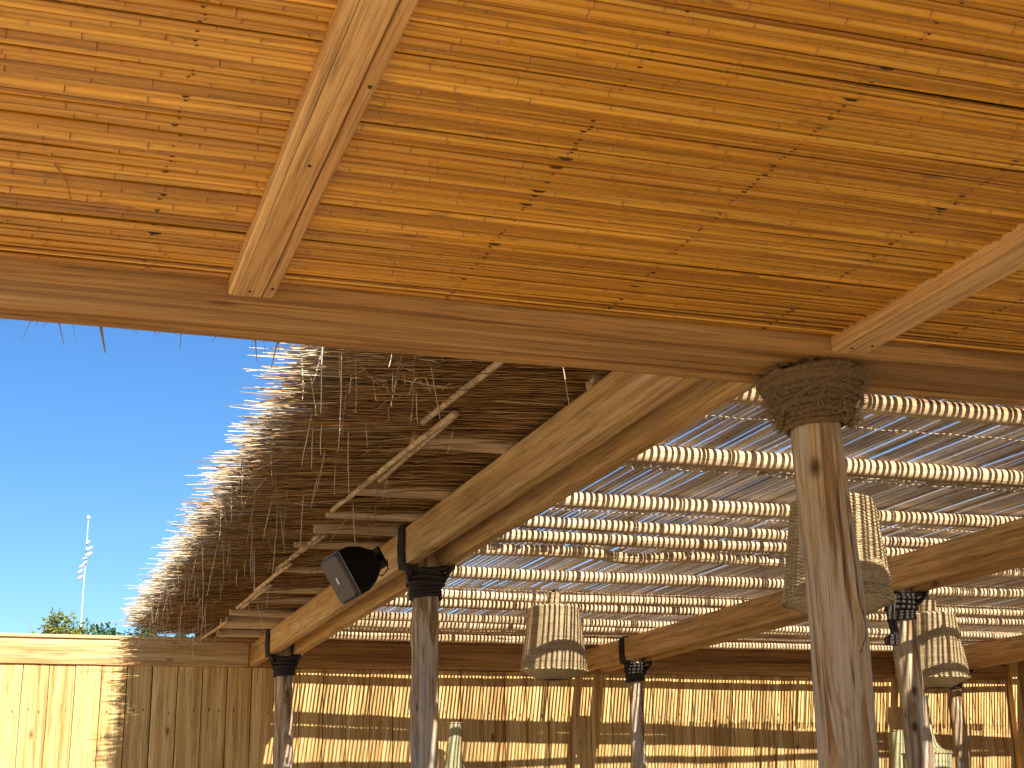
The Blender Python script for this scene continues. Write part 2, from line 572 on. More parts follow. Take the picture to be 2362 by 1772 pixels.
# ------------------------------------------------------------------ round timber
def round_post(name, parent, x, y, z0, z1, r0, r1, seed, lean=(0, 0), sides=28, rings=60):
    vs, fs = [], []
    knots = [(random.random() * 6.28, random.uniform(0.1, 0.95), random.uniform(0.008, 0.02)) for _ in range(16)]
    for i in range(rings):
        t = i / (rings - 1)
        z = (z1 - z0) * t
        r = r0 + (r1 - r0) * t
        ox = lean[0] * (1 - t) + 0.012 * n3(seed, 0, z * 1.1)
        oy = lean[1] * (1 - t) + 0.012 * n3(seed + 5, 0, z * 1.1)
        for k in range(sides):
            th = 2 * math.pi * k / sides
            rr = r * (1 + 0.07 * n3(math.cos(th) * 1.3 + seed, math.sin(th) * 1.3, z * 1.2)
                      + 0.045 * n3(math.cos(th) * 3.2 + seed, math.sin(th) * 3.2, z * 2.2) + 0.02 * n3(math.cos(th) * 8 + seed, math.sin(th) * 8, z * 3.0))
            for kt, kz, kh in knots:
                d = ((math.atan2(math.sin(th - kt), math.cos(th - kt)) * r) / 0.035) ** 2 + ((z - kz * (z1 - z0)) / 0.055) ** 2
                rr += kh * math.exp(-d)
            vs.append((ox + math.cos(th) * rr, oy + math.sin(th) * rr, z))
    for i in range(rings - 1):
        for k in range(sides):
            k2 = (k + 1) % sides
            fs.append((i * sides + k, i * sides + k2, (i + 1) * sides + k2, (i + 1) * sides + k))
    fs.append(tuple(range(sides - 1, -1, -1)))
    fs.append(tuple((rings - 1) * sides + k for k in range(sides)))
    me = mesh_arrays(name, vs, fs, M['post_wood'])
    return obj(name, me, parent, (x, y, z0))


def coil(mb, r, z0, z1, turns, rr, wob=0.004, seed=0.0, tilt=0.0, ell=1.0):
    pts = []
    n = int(turns * 30)
    for i in range(n + 1):
        t = i / n
        th = 2 * math.pi * turns * t + seed
        q = r + wob * n3(th * 0.7, seed, 3.0)
        z = z0 + (z1 - z0) * t + wob * 1.5 * n3(th * 0.9, seed, 8.0) + tilt * math.cos(th)
        pts.append((math.cos(th) * q * ell, math.sin(th) * q, z))
    mb.tube(pts, rr, 9, True, 3, 0.16, 55.0)


# ------------------------------------------------------------------ near pavilion
pav = tag(empty('bamboo_pavilion', (2.0, 2.5, 0.0)),
          'open pavilion overhead with an orange bamboo cane ceiling, heavy rafters and thick eave beam', 'pavilion')
PAV = Vector((2.0, 2.5, 0.0))
CZ = 3.247                     # underside of the canes
Y0, Y1 = 0.35, 4.36            # ceiling reaches from behind the camera to the eave beam


def ploc(x, y, z):
    return (x - PAV.x, y - PAV.y, z - PAV.z)


def rafter(x0, x1, seed):
    """three boards glued side by side, seams left open as fine grooves"""
    w = x1 - x0
    g1, g2 = 0.17 * w, 0.74 * w
    prof = [(0.0, 0.17), (0.0, 0.006), (0.006, 0.0), (g1 - 0.0012, 0.0), (g1, 0.006), (g1 + 0.0012, 0.0),
            (g2 - 0.004, 0.001), (g2, 0.022), (g2 + 0.003, 0.001), (w - 0.006, 0.001), (w, 0.007), (w, 0.17)]
    L = 4.36 - Y0
    n = 34
    vs, fs = [], []
    for i in range(n + 1):
        y = -L / 2 + L * i / n
        for j, (px, pz) in enumerate(prof):
            dx = 0.004 * n3(seed + j // 3, y * 1.5, 0) if 3 <= j <= 8 else 0.002 * n3(seed, y * 3, j)
            vs.append((px - w / 2 + dx, y, pz - 0.085 + 0.0015 * n3(px * 9, y * 3, seed)))
    k = len(prof)
    for i in range(n):
        for j in range(k - 1):
            fs.append((i * k + j, i * k + j + 1, (i + 1) * k + j + 1, (i + 1) * k + j))
        fs.append((i * k + k - 1, i * k, (i + 1) * k, (i + 1) * k + k - 1))
    fs.append(tuple(range(k)))
    fs.append(tuple(n * k + j for j in range(k - 1, -1, -1)))
    me = mesh_arrays('rafter', vs, fs, M['rafter_wood'])
    sharp_by_angle(me, 25)
    return obj('rafter', me, pav, ploc((x0 + x1) / 2, Y0 + L / 2 - 0.003, 3.2 + 0.085))


rafter(-1.66, -1.515, 3.0)
rafter(0.513, 0.658, 1.0)
rafter(2.69, 2.832, 2.0)
rafter(4.86, 5.0, 4.0)
# eave: main beam, two boards beyond it
XL, XR = -3.0, 6.6
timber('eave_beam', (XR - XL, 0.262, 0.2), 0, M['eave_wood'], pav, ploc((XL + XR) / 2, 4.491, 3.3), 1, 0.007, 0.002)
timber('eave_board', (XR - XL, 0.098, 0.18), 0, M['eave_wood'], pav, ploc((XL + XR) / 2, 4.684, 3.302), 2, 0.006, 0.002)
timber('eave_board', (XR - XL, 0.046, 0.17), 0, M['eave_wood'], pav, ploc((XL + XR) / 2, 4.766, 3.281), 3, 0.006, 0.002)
timber('back_beam', (XR - XL, 0.2, 0.2), 0, M['eave_wood'], pav, ploc((XL + XR) / 2, Y0 - 0.105, 3.3), 4)

# unseen roof slab added behind the camera to shade the right hand side
wg = MB()
wg.box(1.9 - PAV.x, 9.5 - PAV.x, -6.5 - PAV.y, Y0 - 0.21 - PAV.y, 3.29, 3.60)
wg.build('added_shade_roof', M['thatch_core'], pav, smooth=False)
nl = MB()
for (nx, ny) in ((0.575, 4.31), (0.64, 4.27), (2.74, 4.30), (2.80, 4.26), (0.585, 3.35), (0.64, 2.9)):
    nl.tube([(nx - PAV.x, ny - PAV.y, 3.203), (nx - PAV.x, ny - PAV.y, 3.1975)], 0.005, 8)
nl.build('nail_head', M['wire'], pav)['kind'] = 'stuff'
# posts of the pavilion: the one in view carries the brown rope
p1 = round_post('post', pav, *ploc(2.745, 4.60, 0.0), 3.2, 0.116, 0.094, 2.0, (0.055, 0.0), 40, 90)
for xx, yy, sd in ((-2.6, 4.55, 21.0), (6.3, 4.55, 23.0), (-2.6, 0.4, 24.0), (6.3, 0.4, 25.0), (2.2, -6.2, 26.0), (9.2, -6.2, 27.0)):  # the last two stand under the added shade roof
    round_post('post', pav, *ploc(xx, yy, 0.0), 3.2, 0.12, 0.105, sd, (0, 0), 20, 30)
rb = MB()
coil(rb, 0.110, 2.975, 3.13, 7.5, 0.0135, 0.004, 0.3, 0.006)
coil(rb, 0.134, 3.015, 3.14, 6, 0.0135, 0.006, 1.3, -0.010)
coil(rb, 0.150, 3.06, 3.16, 5, 0.014, 0.006, 2.2, 0.012)
coil(rb, 0.168, 3.10, 3.175, 4, 0.0145, 0.007, 3.4, -0.008)
coil(rb, 0.186, 3.135, 3.18, 3, 0.016, 0.008, 0.9, 0.010)
for q in range(5):                       # a few turns slanting across the others
    a0 = random.uniform(0, 6.28)
    pts = []
    for k in range(22):
        t = k / 21
        r = 0.125 + 0.075 * t
        pts.append((math.cos(a0 + t * 2.6) * r, math.sin(a0 + t * 2.6) * r, 2.985 + 0.19 * t))
    rb.tube(pts, 0.0125, 8, True, 3, 0.16, 55.0)
ro = rb.build('rope_binding', M['brown_rope'], p1)
fz = []
for q in range(1500):                     # loose fibres
    th = random.uniform(0, 6.28); z = random.uniform(2.98, 3.19)
    r = 0.13 + (z - 2.98) * 0.32 + random.uniform(0.0, 0.02)
    a = Vector((math.cos(th) * r, math.sin(th) * r, z))
    d = Vector((random.gauss(0, 1) + math.cos(th), random.gauss(0, 1) + math.sin(th), random.gauss(0, 0.8))).normalized() * random.uniform(0.015, 0.05)
    fz.append([a, a + d * 0.5 + Vector((0, 0, random.uniform(-0.006, 0.006))), a + d])
fz = np.array([[list(p) for p in f] for f in fz])
straws('rope_fibre', fz, np.tile([0.0013, 0.0011, 0.0005], (len(fz), 1)), M['dry_twig'], p1, 3)

# the mat of canes under the roof: each cane an object of its own
ceil_mat = MB()
ceil_mat.box(XL - PAV.x, XR - PAV.x, Y0 - PAV.y, 4.84 - PAV.y, 3.40, 3.44)
ceil_mat.box(XL - PAV.x, XR - PAV.x, Y0 - PAV.y, 4.355 - PAV.y, 3.288, 3.30)
mat_o = ceil_mat.build('cane_ceiling', M['thatch_core'], pav, smooth=False)


def cane_arrays(L, w, flat, nodes, sides, seed, axis=0, taper=0.12):
    """one cane along an axis, nodes raised and grooved; returns verts, faces, node attribute"""
    st = [-L / 2]
    marks = {}
    for nx in nodes:
        for dx, k, at in ((-0.022, 1.0, 0.0), (-0.007, 1.06, 0.15), (-0.001, 1.12, 0.1), (0.0015, 0.97, 1.0), (0.004, 1.06, 0.35), (0.020, 1.0, 0.0)):
            marks[nx + dx] = (k, at)
    xs = sorted(list(marks) + [-L / 2, L / 2] + [-L / 2 + L * i / 15 for i in range(1, 15)])
    V, A = [], []
    for x in xs:
        k, at = marks.get(x, (1.0, 0.0))
        k *= 1 + taper * (0.5 - (x + L / 2) / L)
        oy = 0.22 * w * n3(seed, x * 0.7, 0) * 2
        oz = 0.18 * w * n3(seed + 9, x * 0.9, 4) * 2
        for j in range(sides):
            th = 2 * math.pi * j / sides
            c, s = math.cos(th), math.sin(th)
            p = (x, oy + c * w / 2 * k, oz + s * w / 2 * k * flat)
            V.append(p if axis == 0 else (p[1], p[0], p[2]))
            A.append(at)
    F = []
    for i in range(len(xs) - 1):
        for j in range(sides):
            j2 = (j + 1) % sides
            q = (i * sides + j, i * sides + j2, (i + 1) * sides + j2, (i + 1) * sides + j)
            F.append(q if axis == 1 else q[::-1])
    a = tuple(range(sides)); b = tuple((len(xs) - 1) * sides + j for j in range(sides))
    F.append(a if axis == 0 else a[::-1]); F.append(b[::-1] if axis == 0 else b)
    return V, F, A


def node_list(L, lo, hi):
    out, x = [], -L / 2 + random.uniform(0.05, hi)
    while x < L / 2 - 0.05:
        out.append(x); x += random.uniform(lo, hi)
    return out


variants = []
for i in range(21):
    w = (0.010, 0.013, 0.016, 0.019, 0.022, 0.026, 0.032)[i % 7]
    L = 5.5
    v, f, a = cane_arrays(L, w, 1.0, node_list(L, 0.18, 0.40), 12, i * 3.7)
    me = mesh_arrays('cane', v, f, M['ceiling_cane'], True, {'node': a})
    sharp_by_angle(me, 40)
    variants.append((w, me))
rest = MB(); rest_node = []
y = Y1 - 0.004
row = 0
TIES = [-1.3, -0.75, 0.25, 1.235, 1.79, 2.4, 3.1, 3.75, 4.4, 5.3]
tie_pts = {t: [] for t in TIES}
n_cane = 0
while y > Y0 + 0.05:
    wbig = 0.0
    wrow = random.choice((0.010, 0.013, 0.016, 0.019, 0.022, 0.026, 0.032))
    gap = random.choice((0.0, 0.0, 0.0005, 0.001, 0.002, 0.003)) if row % 7 else 0.005
    cy0 = y - wrow * 0.47
    pick = [m for m in variants if abs(m[0] - wrow) < 0.001]
    z = CZ + wrow * 0.5 + random.uniform(-0.003, 0.005) + (0.008 if random.random() < 0.22 else 0.0)
    xa = random.uniform(-1.35, -0.95)
    w, me = random.choice(pick)
    rest_spans = [(XL, xa - 0.01), (xa + 5.51, XR)]
    if y > 1.9:
        obj('cane', me, mat_o, ploc(xa + 2.75, cy0, z), (random.uniform(-0.3, 0.3), random.gauss(0, 0.0008), random.gauss(0, 0.0022)))
    else:
        rest_spans = [(XL, XR)]
    for (sa, sb) in rest_spans:
        v = [(sx - PAV.x, cy0 - PAV.y + math.cos(t) * w / 2, z + math.sin(t) * w * 0.5) for sx in (sa, sb) for t in np.arange(8) * math.pi / 4]
        rest.add(v, [(k, 8 + k, 8 + (k + 1) % 8, (k + 1) % 8) for k in range(8)], random.random())
    for t in TIES:
        tie_pts[t].append((t + random.gauss(0, 0.004), cy0 - wrow * 0.5, CZ + 0.006))
    y -= wrow * 0.97 + gap
    row += 1
ro2 = rest.build('cane_rows', M['ceiling_cane'], mat_o)
ro2['kind'] = 'stuff'
# dark twine knotted between neighbouring canes, one line per tie row
for t in TIES:
    if t < -0.5 or t > 4.5: continue
    mb = MB()
    for (tx, ty, tz) in tie_pts[t]:
        if ty < 1.9: continue
        if random.random() < 0.35 + 0.3 * n3(tx * 3, ty * 2.5, 0): continue
        l = random.choice((0.003, 0.004, 0.005, 0.006, 0.009)) if random.random() < 0.96 else 0.02
        h = min(0.0014 + l * 0.10, 0.0042)
        pts = [(tx - PAV.x - l, ty - PAV.y, tz - 0.001), (tx - PAV.x - l * 0.4, ty - PAV.y, tz - 0.0035),
               (tx - PAV.x + l * 0.5, ty - PAV.y, tz - 0.003), (tx - PAV.x + l, ty - PAV.y, tz)]
        mb.tube(pts, [h * 0.3, h, h * 0.9, h * 0.3], 6)
    mb.build('tie_twine', M['wire'], mat_o)['kind'] = 'stuff'

# thatch lying over the pavilion, its straw ends showing along the far edge
th = MB()
th.box(XL - 0.2 - PAV.x, XR + 0.1 - PAV.x, Y0 - PAV.y, 4.80 - PAV.y, 3.445, 3.62)
tco = th.build('thatch_cover', M['thatch_core'], pav, smooth=False)
n = 5200
sx = rng.uniform(XL - 0.2, XR, n) - PAV.x
ln = rng.uniform(0.3, 0.6, n)
yt = 4.79 + rng.random(n) ** 2.2 * 0.10
zt = rng.uniform(3.42, 3.66, n)
P = np.zeros((n, 3, 3))
P[:, 2] = np.stack([sx + rng.normal(0, 0.03, n), yt - PAV.y, zt - rng.uniform(0, 0.05, n)], 1)
P[:, 0] = np.stack([sx, yt - ln - PAV.y, zt + rng.uniform(0.0, 0.05, n)], 1)
P[:, 1] = (P[:, 0] + P[:, 2]) / 2 + np.stack([rng.normal(0, 0.01, n), np.zeros(n), rng.normal(0.01, 0.005, n)], 1)
straws('straw_fringe', P, np.tile([0.0035, 0.0032, 0.002], (n, 1)), M['straw'], pav)
tw = MB()
for (x, y2, l, dx, r) in ((-0.02, 4.80, 0.07, 0.05, 0.0022), (-0.045, 4.80, 0.07, -0.06, 0.0012), (0.03, 4.8, 0.06, 0.04, 0.001),
                          (0.135, 4.80, 0.085, 0.03, 0.005), (0.42, 4.80, 0.055, -0.01, 0.002), (0.665, 4.80, 0.07, 0.01, 0.0026),
                          (0.69, 4.80, 0.05, 0.015, 0.0015), (0.655, 4.80, 0.035, 0.0, 0.0015), (0.765, 4.80, 0.095, -0.04, 0.0028),
                          (0.75, 4.80, 0.03, 0.0, 0.0016), (0.86, 4.80, 0.03, -0.005, 0.0014)):
    a = Vector((x - PAV.x, y2 + 0.008 - PAV.y, 3.30))
    e = Vector((x + dx - PAV.x, y2 + 0.012 - PAV.y, 3.202 - l))
    tw.tube([a, a.lerp(e, 0.5) + Vector((random.uniform(-.006, .006), 0.003, 0)), e], [r, r * 1.05, r * 0.5], 5)
for q in range(16):
    x = random.uniform(-0.3, 1.6)
    a = Vector((x - PAV.x, 4.795 - PAV.y, 3.24)); e = a + Vector((random.gauss(0, 0.02), 0.004, random.uniform(-0.06, -0.045)))
    tw.tube([a, e], [0.0016, 0.0008], 4)
tw.build('loose_twig', M['dry_twig'], pav)['kind'] = 'stuff'
tw = MB()
tw.tube([(-0.035 - PAV.x, 3.62 - PAV.y, 3.243), (0.0 - PAV.x, 3.70 - PAV.y, 3.228), (0.012 - PAV.x, 3.78 - PAV.y, 3.215), (0.008 - PAV.x, 3.84 - PAV.y, 3.235)],
        [0.0022, 0.002, 0.0017, 0.0012], 5)
tw.build('loose_twig', M['dry_twig'], pav)

# ------------------------------------------------------------------ pergola beyond
PG = Vector((6.5, 10.5, 0.0))
per = tag(empty('cane_pergola', PG), 'sunlit pergola beyond the eave with paired beams, lashed posts and thatch edged cane roof', 'pergola')


def gloc(x, y, z):
    return (x - PG.x, y - PG.y, z)


YA, YB = 4.79, 16.08
bi = 0
for xc in (2.47, 6.335, 10.62):
    for dx in (-0.125, 0.125):
        bi += 1
        timber('beam', (0.072, YB - YA, 0.24), 1, M['pine_y'], per, gloc(xc + dx, (YA + YB) / 2, 3.32), 10 + bi, 0.0035, 0.0010, 40)

POSTS = [(2.475, 9.27, 0.094, 0.086, 31.0, (0.0, 0.0)), (2.48, 14.85, 0.098, 0.086, 32.0, (0.02, 0)),
         (6.33, 9.57, 0.118, 0.084, 33.0, (0.10, 0)), (6.335, 14.8, 0.086, 0.078, 34.0, (0.02, 0)), (10.58, 15.05, 0.088, 0.08, 35.0, (0.06, 0)),
         (10.62, 9.6, 0.1, 0.086, 36.0, (0, 0))]
post_objs = []
for (x, y, r0, r1, sd, ln_) in POSTS:
    po = round_post('post', per, *gloc(x, y, 0.0), 3.40, r0, r1, sd, ln_, 26, 70)
    post_objs.append(po)
    xc = min((2.47, 6.335, 10.62), key=lambda t: abs(t - x))
    mb = MB()
    coil(mb, r1 + 0.014, 2.985, 3.175, 8, 0.0135, 0.004, sd, 0.004)
    coil(mb, r1 + 0.033, 3.06, 3.17, 3, 0.0145, 0.006, sd + 1, -0.01)
    for k in range(4):                    # turns of rope over both planks of the beam
        yy = -0.10 + 0.03 * k + random.uniform(-0.006, 0.006)
        hx = 0.168 + random.uniform(0, 0.012)
        ox = xc - x
        pts = []
        corners = [(-hx, 3.185), (-hx - 0.004, 3.32), (-hx, 3.452), (0, 3.458), (hx, 3.452), (hx + 0.004, 3.32), (hx, 3.185), (0.0, 3.165)]
        for c in range(8):
            a, b2 = corners[c], corners[(c + 1) % 8]
            for t in (0.0, 0.33, 0.66):
                pts.append((ox + a[0] + (b2[0] - a[0]) * t, yy + 0.006 * n3(c + t, k, sd), a[1] + (b2[1] - a[1]) * t))
        mb.tube(pts, 0.0135, 8, False, 3, 0.16, 55.0, closed=True)
    for s in (-1, 1):                     # slack ends crossing down to the collar
        for k in range(3):
            yy = -0.11 + 0.02 * k
            ox = xc - x
            mb.tube([(ox + s * 0.17, yy, 3.24), (ox + s * 0.165, yy - 0.01, 3.19), (ox + s * 0.13, yy - 0.01, 3.15 - 0.01 * k),
                     (s * (r1 + 0.03), yy + 0.05, 3.13 - 0.015 * k)], 0.0135, 8, True, 3, 0.16, 55.0)
    if abs(x - 6.33) < 0.001:              # a hank left hanging from the lashing
        for k in range(5):
            dx = -0.30 + random.uniform(-0.03, 0.03)
            mb.tube([(-0.10, -0.14, 3.17), (-0.24, -0.26 - k * 0.01, 3.12), (dx, -0.30, 2.98), (dx + 0.02, -0.31, 2.84), (-0.31 + 0.01 * k, -0.31, 2.78)],
                    0.013, 7, True, 3, 0.16, 55.0)
        for k in range(4):
            pts = [(-0.31 + 0.045 * math.cos(q), -0.31 + 0.03 * math.sin(q), 2.775 + 0.012 * k + 0.012 * math.sin(q + k)) for q in np.linspace(0, 6.28, 18)[:-1]]
            mb.tube(pts, 0.013, 7, False, 3, 0.16, 55.0, closed=True)
    mb.build('rope_lashing', M['dark_rope'], po)


# round purlins across the beams; sunlight falls on them between the canes
PURL = [(5.82, 0.046, 2.32), (7.02, 0.052, 1.80), (8.22, 0.046, 1.78), (8.98, 0.040, 1.74), (9.45, 0.040, 1.75), (10.03, 0.040, 1.72),
        (11.13, 0.047, 1.77), (12.25, 0.038, 1.78), (12.80, 0.040, 1.80), (13.74, 0.040, 1.76), (14.40, 0.056, 1.82), (14.68, 0.056, 1.80), (15.42, 0.042, 1.86)]
SKEW = {0: 0.008, 9: 0.03, 10: -0.03, 11: -0.045, 12: 0.0}
for i, (yy, r, xs) in enumerate(PURL):
    rings, sides, xe = 90, 14, 12.6
    vs, fs = [], []
    kn = [(random.uniform(xs, xe), random.random() * 6.28, random.uniform(0.003, 0.009)) for _ in range(26)]
    skew = SKEW.get(i, random.gauss(0, 0.012))
    crook = (4.3, 0.05) if i == 5 else None
    for q in range(rings):
        x = xs + (xe - xs) * q / (rings - 1)
        rr0 = r * (1.08 - 0.28 * q / (rings - 1))
        oy = 0.045 * n3(i * 3.3, x * 0.45, 1) + 0.012 * n3(i * 5.1, x * 1.6, 3) + skew * (x - 2.5)
        oz = 0.014 * n3(i * 3.3, x * 0.6, 7)
        if crook: oz -= 0.035 * math.exp(-((x - crook[0]) / 0.25) ** 2)
        for k in range(sides):
            a = 2 * math.pi * k / sides
            rr = rr0 * (1 + 0.05 * n3(i + math.cos(a), math.sin(a), x * 3))
            for kx, ka, kh in kn:
                d = ((x - kx) / 0.04) ** 2
                if d < 6: rr += kh * math.exp(-d) * (0.6 + 0.4 * math.cos(a - ka))
            vs.append((x - PG.x, oy + math.cos(a) * rr, oz + math.sin(a) * rr))
    for q in range(rings - 1):
        for k in range(sides):
            k2 = (k + 1) % sides
            fs.append((q * sides + k, q * sides + k2, (q + 1) * sides + k2, (q + 1) * sides + k)[::-1])
    fs.append(tuple(range(sides))); fs.append(tuple((rings - 1) * sides + k for k in range(sides - 1, -1, -1)))
    me = mesh_arrays('purlin', vs, fs, M['purlin_wood'])
    sharp_by_angle(me, 50)
    obj('purlin', me, per, (0, yy - PG.y, 3.442 + r))

# roof of canes running away from the camera, sparse enough to let the sun through
ZC = 3.548
SP = 0.042
mats = [(5.02, 7.55), (7.40, 9.95), (9.85, 12.35), (12.25, 14.50), (14.42, 15.95)]
cv = []
for i in range(14):
    L = 2.6
    w = random.choice((0.017, 0.019, 0.021, 0.022, 0.024))
    v, f, a = cane_arrays(L, w, 1.0, node_list(L, 0.25, 0.5), 8, 50 + i * 2.1, 1, 0.25)
    cv.append(mesh_arrays('cane', v, f, M['roof_cane'], True, {'node': a}))
tie = MB()
for (a, b2) in mats:
    for yt_ in (a + 0.12, (a + b2) / 2 + 0.1, b2 - 0.12):
        pts = []
        for k in range(120):
            x = 2.62 + k * 0.084
            pts.append((x - PG.x, yt_ - PG.y + 0.012 * n3(x * 1.3, yt_, 0), ZC - 0.013 + 0.004 * math.sin(k * 1.9)))
        tie.tube(pts, 0.0022, 4)
        for k in range(200 if a < 9 else 40):             # knots and frayed ends
            x = random.uniform(2.65, 12.5)
            p = Vector((x - PG.x, yt_ - PG.y + random.gauss(0, 0.01), ZC - 0.014))
            tie.tube([p, p + Vector((random.gauss(0, 0.012), random.gauss(0, 0.015), random.uniform(-0.028, 0.0)))], [0.0024, 0.001], 4)
cmat = tie.build('cane_roof', M['pale_straw'], per)
FP, FR = [], []
for mi, (a, b2) in enumerate(mats):
    x = 2.64 + random.uniform(0, 0.02)
    while x < 12.55:
        dense = 0.0
        if random.random() < 0.10 + 0.25 * max(0, n3(x * 0.9, mi * 4.0, 2)): dense = 0.018
        L = (b2 - a) + random.uniform(-0.05, 0.08)
        zz = ZC + random.uniform(-0.003, 0.006) + (0.014 if mi % 2 else 0)
        rz = random.gauss(0, 0.0025)
        yc = (a + b2) / 2 + random.uniform(-0.04, 0.04)
        if mi == 0:
            obj('cane', random.choice(cv), cmat, (x - PG.x, yc - PG.y, zz), (random.gauss(0, 0.0015), random.uniform(0, 6.28), rz))
        else:
            r = random.choice((0.0085, 0.0095, 0.0105, 0.011, 0.012))
            xs = x - PG.x
            FP.append([(xs + rz * (t - 0.5) * L * -1 + 0.0025 * n3(x * 5, t * 3, mi), yc + (t - 0.5) * L - PG.y, zz + 0.003 * n3(x * 5, t * 3, 9.0)) for t in np.linspace(0, 1, 6)])
            FR.append([r * (1.1 - 0.2 * t) for t in np.linspace(0, 1, 6)])
        x += max(0.020, SP - dense + random.gauss(0, 0.0028))
straws('cane_layer', np.array(FP), np.array(FR), M['roof_cane_far'], cmat, 7)

for k, (ya, yb2) in enumerate(((15.40, 15.66), (15.665, 15.86), (15.865, 16.06), (16.065, 16.30))):
    timber('closing_board', (10.0, yb2 - ya, 0.024), 0, M['eave_wood'], per, gloc(7.6, (ya + yb2) / 2, 3.575 + 0.003 * (k % 2)), 200 + k, 0.003)
timber('ledger', (10.85, 0.052, 0.105), 0, M['eave_wood'], per, gloc(7.125, 16.066, 3.508), 210, 0.004)
# thatched edge on the left, laid over the ends of the purlins
core = MB()
core.add([(1.36 - PG.x, 5.2 - PG.y, 3.66), (2.66 - PG.x, 5.2 - PG.y, 3.60), (2.66 - PG.x, 5.2 - PG.y, 3.86), (1.36 - PG.x, 5.2 - PG.y, 3.74),
          (1.36 - PG.x, 16.05 - PG.y, 3.66), (2.66 - PG.x, 16.05 - PG.y, 3.60), (2.66 - PG.x, 16.05 - PG.y, 3.86), (1.36 - PG.x, 16.05 - PG.y, 3.74)],
         [(0, 1, 2, 3), (7, 6, 5, 4), (0, 4, 5, 1), (3, 2, 6, 7), (1, 5, 6, 2), (0, 3, 7, 4)])
tc = core.build('thatch_edge', M['thatch_core'], per, smooth=False)


def thatch(n, tip_lo, tip_hi, tip_pow, z_lo, z_hi, len_lo, len_hi, r, spread, y_lo=5.15, y_hi=16.1):
    yb = rng.uniform(y_lo, y_hi, n)
    edge = 0.06 * np.array([n3(0, v * 1.7, 0) for v in yb]) + 0.05 * np.array([n3(5, v * 6.0, 0) for v in yb])
    tip = tip_lo + (tip_hi - tip_lo) * rng.random(n) ** tip_pow + edge
    L = rng.uniform(len_lo, len_hi, n)
    root = np.minimum(tip + L, 2.45)
    z = rng.uniform(z_lo, z_hi, n) + 0.075 * np.clip((yb - 12.5) / 3.0, 0, 1)
    P = np.zeros((n, 4, 3))
    ang = rng.normal(0, spread, n)
    vz = rng.normal(0.0, spread * 0.45, n)
    for k, t in enumerate((0.0, 0.4, 0.75, 1.0)):
        x = root + (tip - root) * t
        bend = rng.normal(0, 0.006, n)
        P[:, k, 0] = x - PG.x
        P[:, k, 1] = yb + (root - x) * ang + bend - PG.y
        P[:, k, 2] = z + (root - x) * vz - 0.03 * t * t * L + rng.normal(0, 0.004, n)
    R = r * rng.uniform(0.75, 1.25, n)[:, None] * np.array([1.0, 1.0, 0.9, 0.55])[None]
    return P, R


parts = [thatch(10000, 1.06, 2.0, 1.0, 3.488, 3.63, 0.7, 1.2, 0.0038, 0.055),
         thatch(5200, 0.99, 1.6, 1.0, 3.54, 3.70, 0.6, 1.0, 0.0036, 0.07),
         thatch(3000, 0.89, 1.26, 0.70, 3.53, 3.68, 0.6, 0.9, 0.0043, 0.06),
         thatch(260, 0.80, 1.1, 0.8, 3.56, 3.68, 0.5, 0.8, 0.0036, 0.10)]
for nm, mt, sel in (('thatch_straw', 'straw', parts[:2]), ('straw_fringe', 'pale_straw', parts[2:])):
    straws(nm, np.concatenate([p[0] for p in sel]), np.concatenate([p[1] for p in sel]), M[mt], tc)
# straws that slipped out and dangle, a tangle near the eave, droop at the far end
H, HR = [], []
for k in range(110):
    x = random.uniform(1.0, 2.1) if k > 60 else random.uniform(1.0, 1.5)
    y = random.uniform(5.3, 15.6)
    l = random.uniform(0.10, 0.42)
    top = Vector((x, y, 3.52))
    d = Vector((random.gauss(0, 0.12), random.gauss(0, 0.12), -1)).normalized() * l
    m_ = top + d * 0.5 + Vector((random.gauss(0, 0.003), 0, 0))
    H.append([top, m_, m_ + d * 0.3 + Vector((random.gauss(0, 0.002), 0, 0)), top + d]); HR.append([0.0024, 0.0023, 0.002, 0.0014])
for k in range(60):
    c = Vector((random.gauss(1.45, 0.08), random.gauss(5.95, 0.12), 3.50))
    d = Vector((random.gauss(0, 1), random.gauss(0, 1), random.gauss(-0.4, 0.4))).normalized() * random.uniform(0.05, 0.16)
    H.append([c, c + d * 0.4, c + d * 0.7 + Vector((0, 0, random.gauss(0, 0.01))), c + d]); HR.append([0.002, 0.002, 0.0018, 0.001])
for k in range(40):
    c = Vector((random.uniform(0.9, 2.0), random.uniform(6.0, 15.0), 3.49))
    d = Vector((random.gauss(0, 1), random.gauss(0, 1), random.uniform(-0.35, -0.02))).normalized() * random.uniform(0.1, 0.3)
    H.append([c, c + d * 0.4, c + d * 0.7 + Vector((0, 0, random.gauss(0, 0.006))), c + d]); HR.append([0.0025, 0.0025, 0.0022, 0.0012])
for k in range(70):
    c = Vector((random.uniform(1.25, 2.2), random.uniform(15.0, 16.0), random.uniform(3.53, 3.6)))
    d = Vector((random.gauss(-0.9, 0.5), random.gauss(-0.2, 0.3), random.gauss(-0.35, 0.2))) * random.uniform(0.15, 0.45)
    H.append([c, c + d * 0.4 + Vector((0, 0, 0.01)), c + d * 0.75, c + d + Vector((0, 0, -0.02))]); HR.append([0.003, 0.003, 0.0026, 0.0015])
H = np.array([[[p.x - PG.x, p.y - PG.y, p.z] for p in h] for h in H])
straws('hanging_straw', H, np.array(HR), M['pale_straw'], tc, 4)
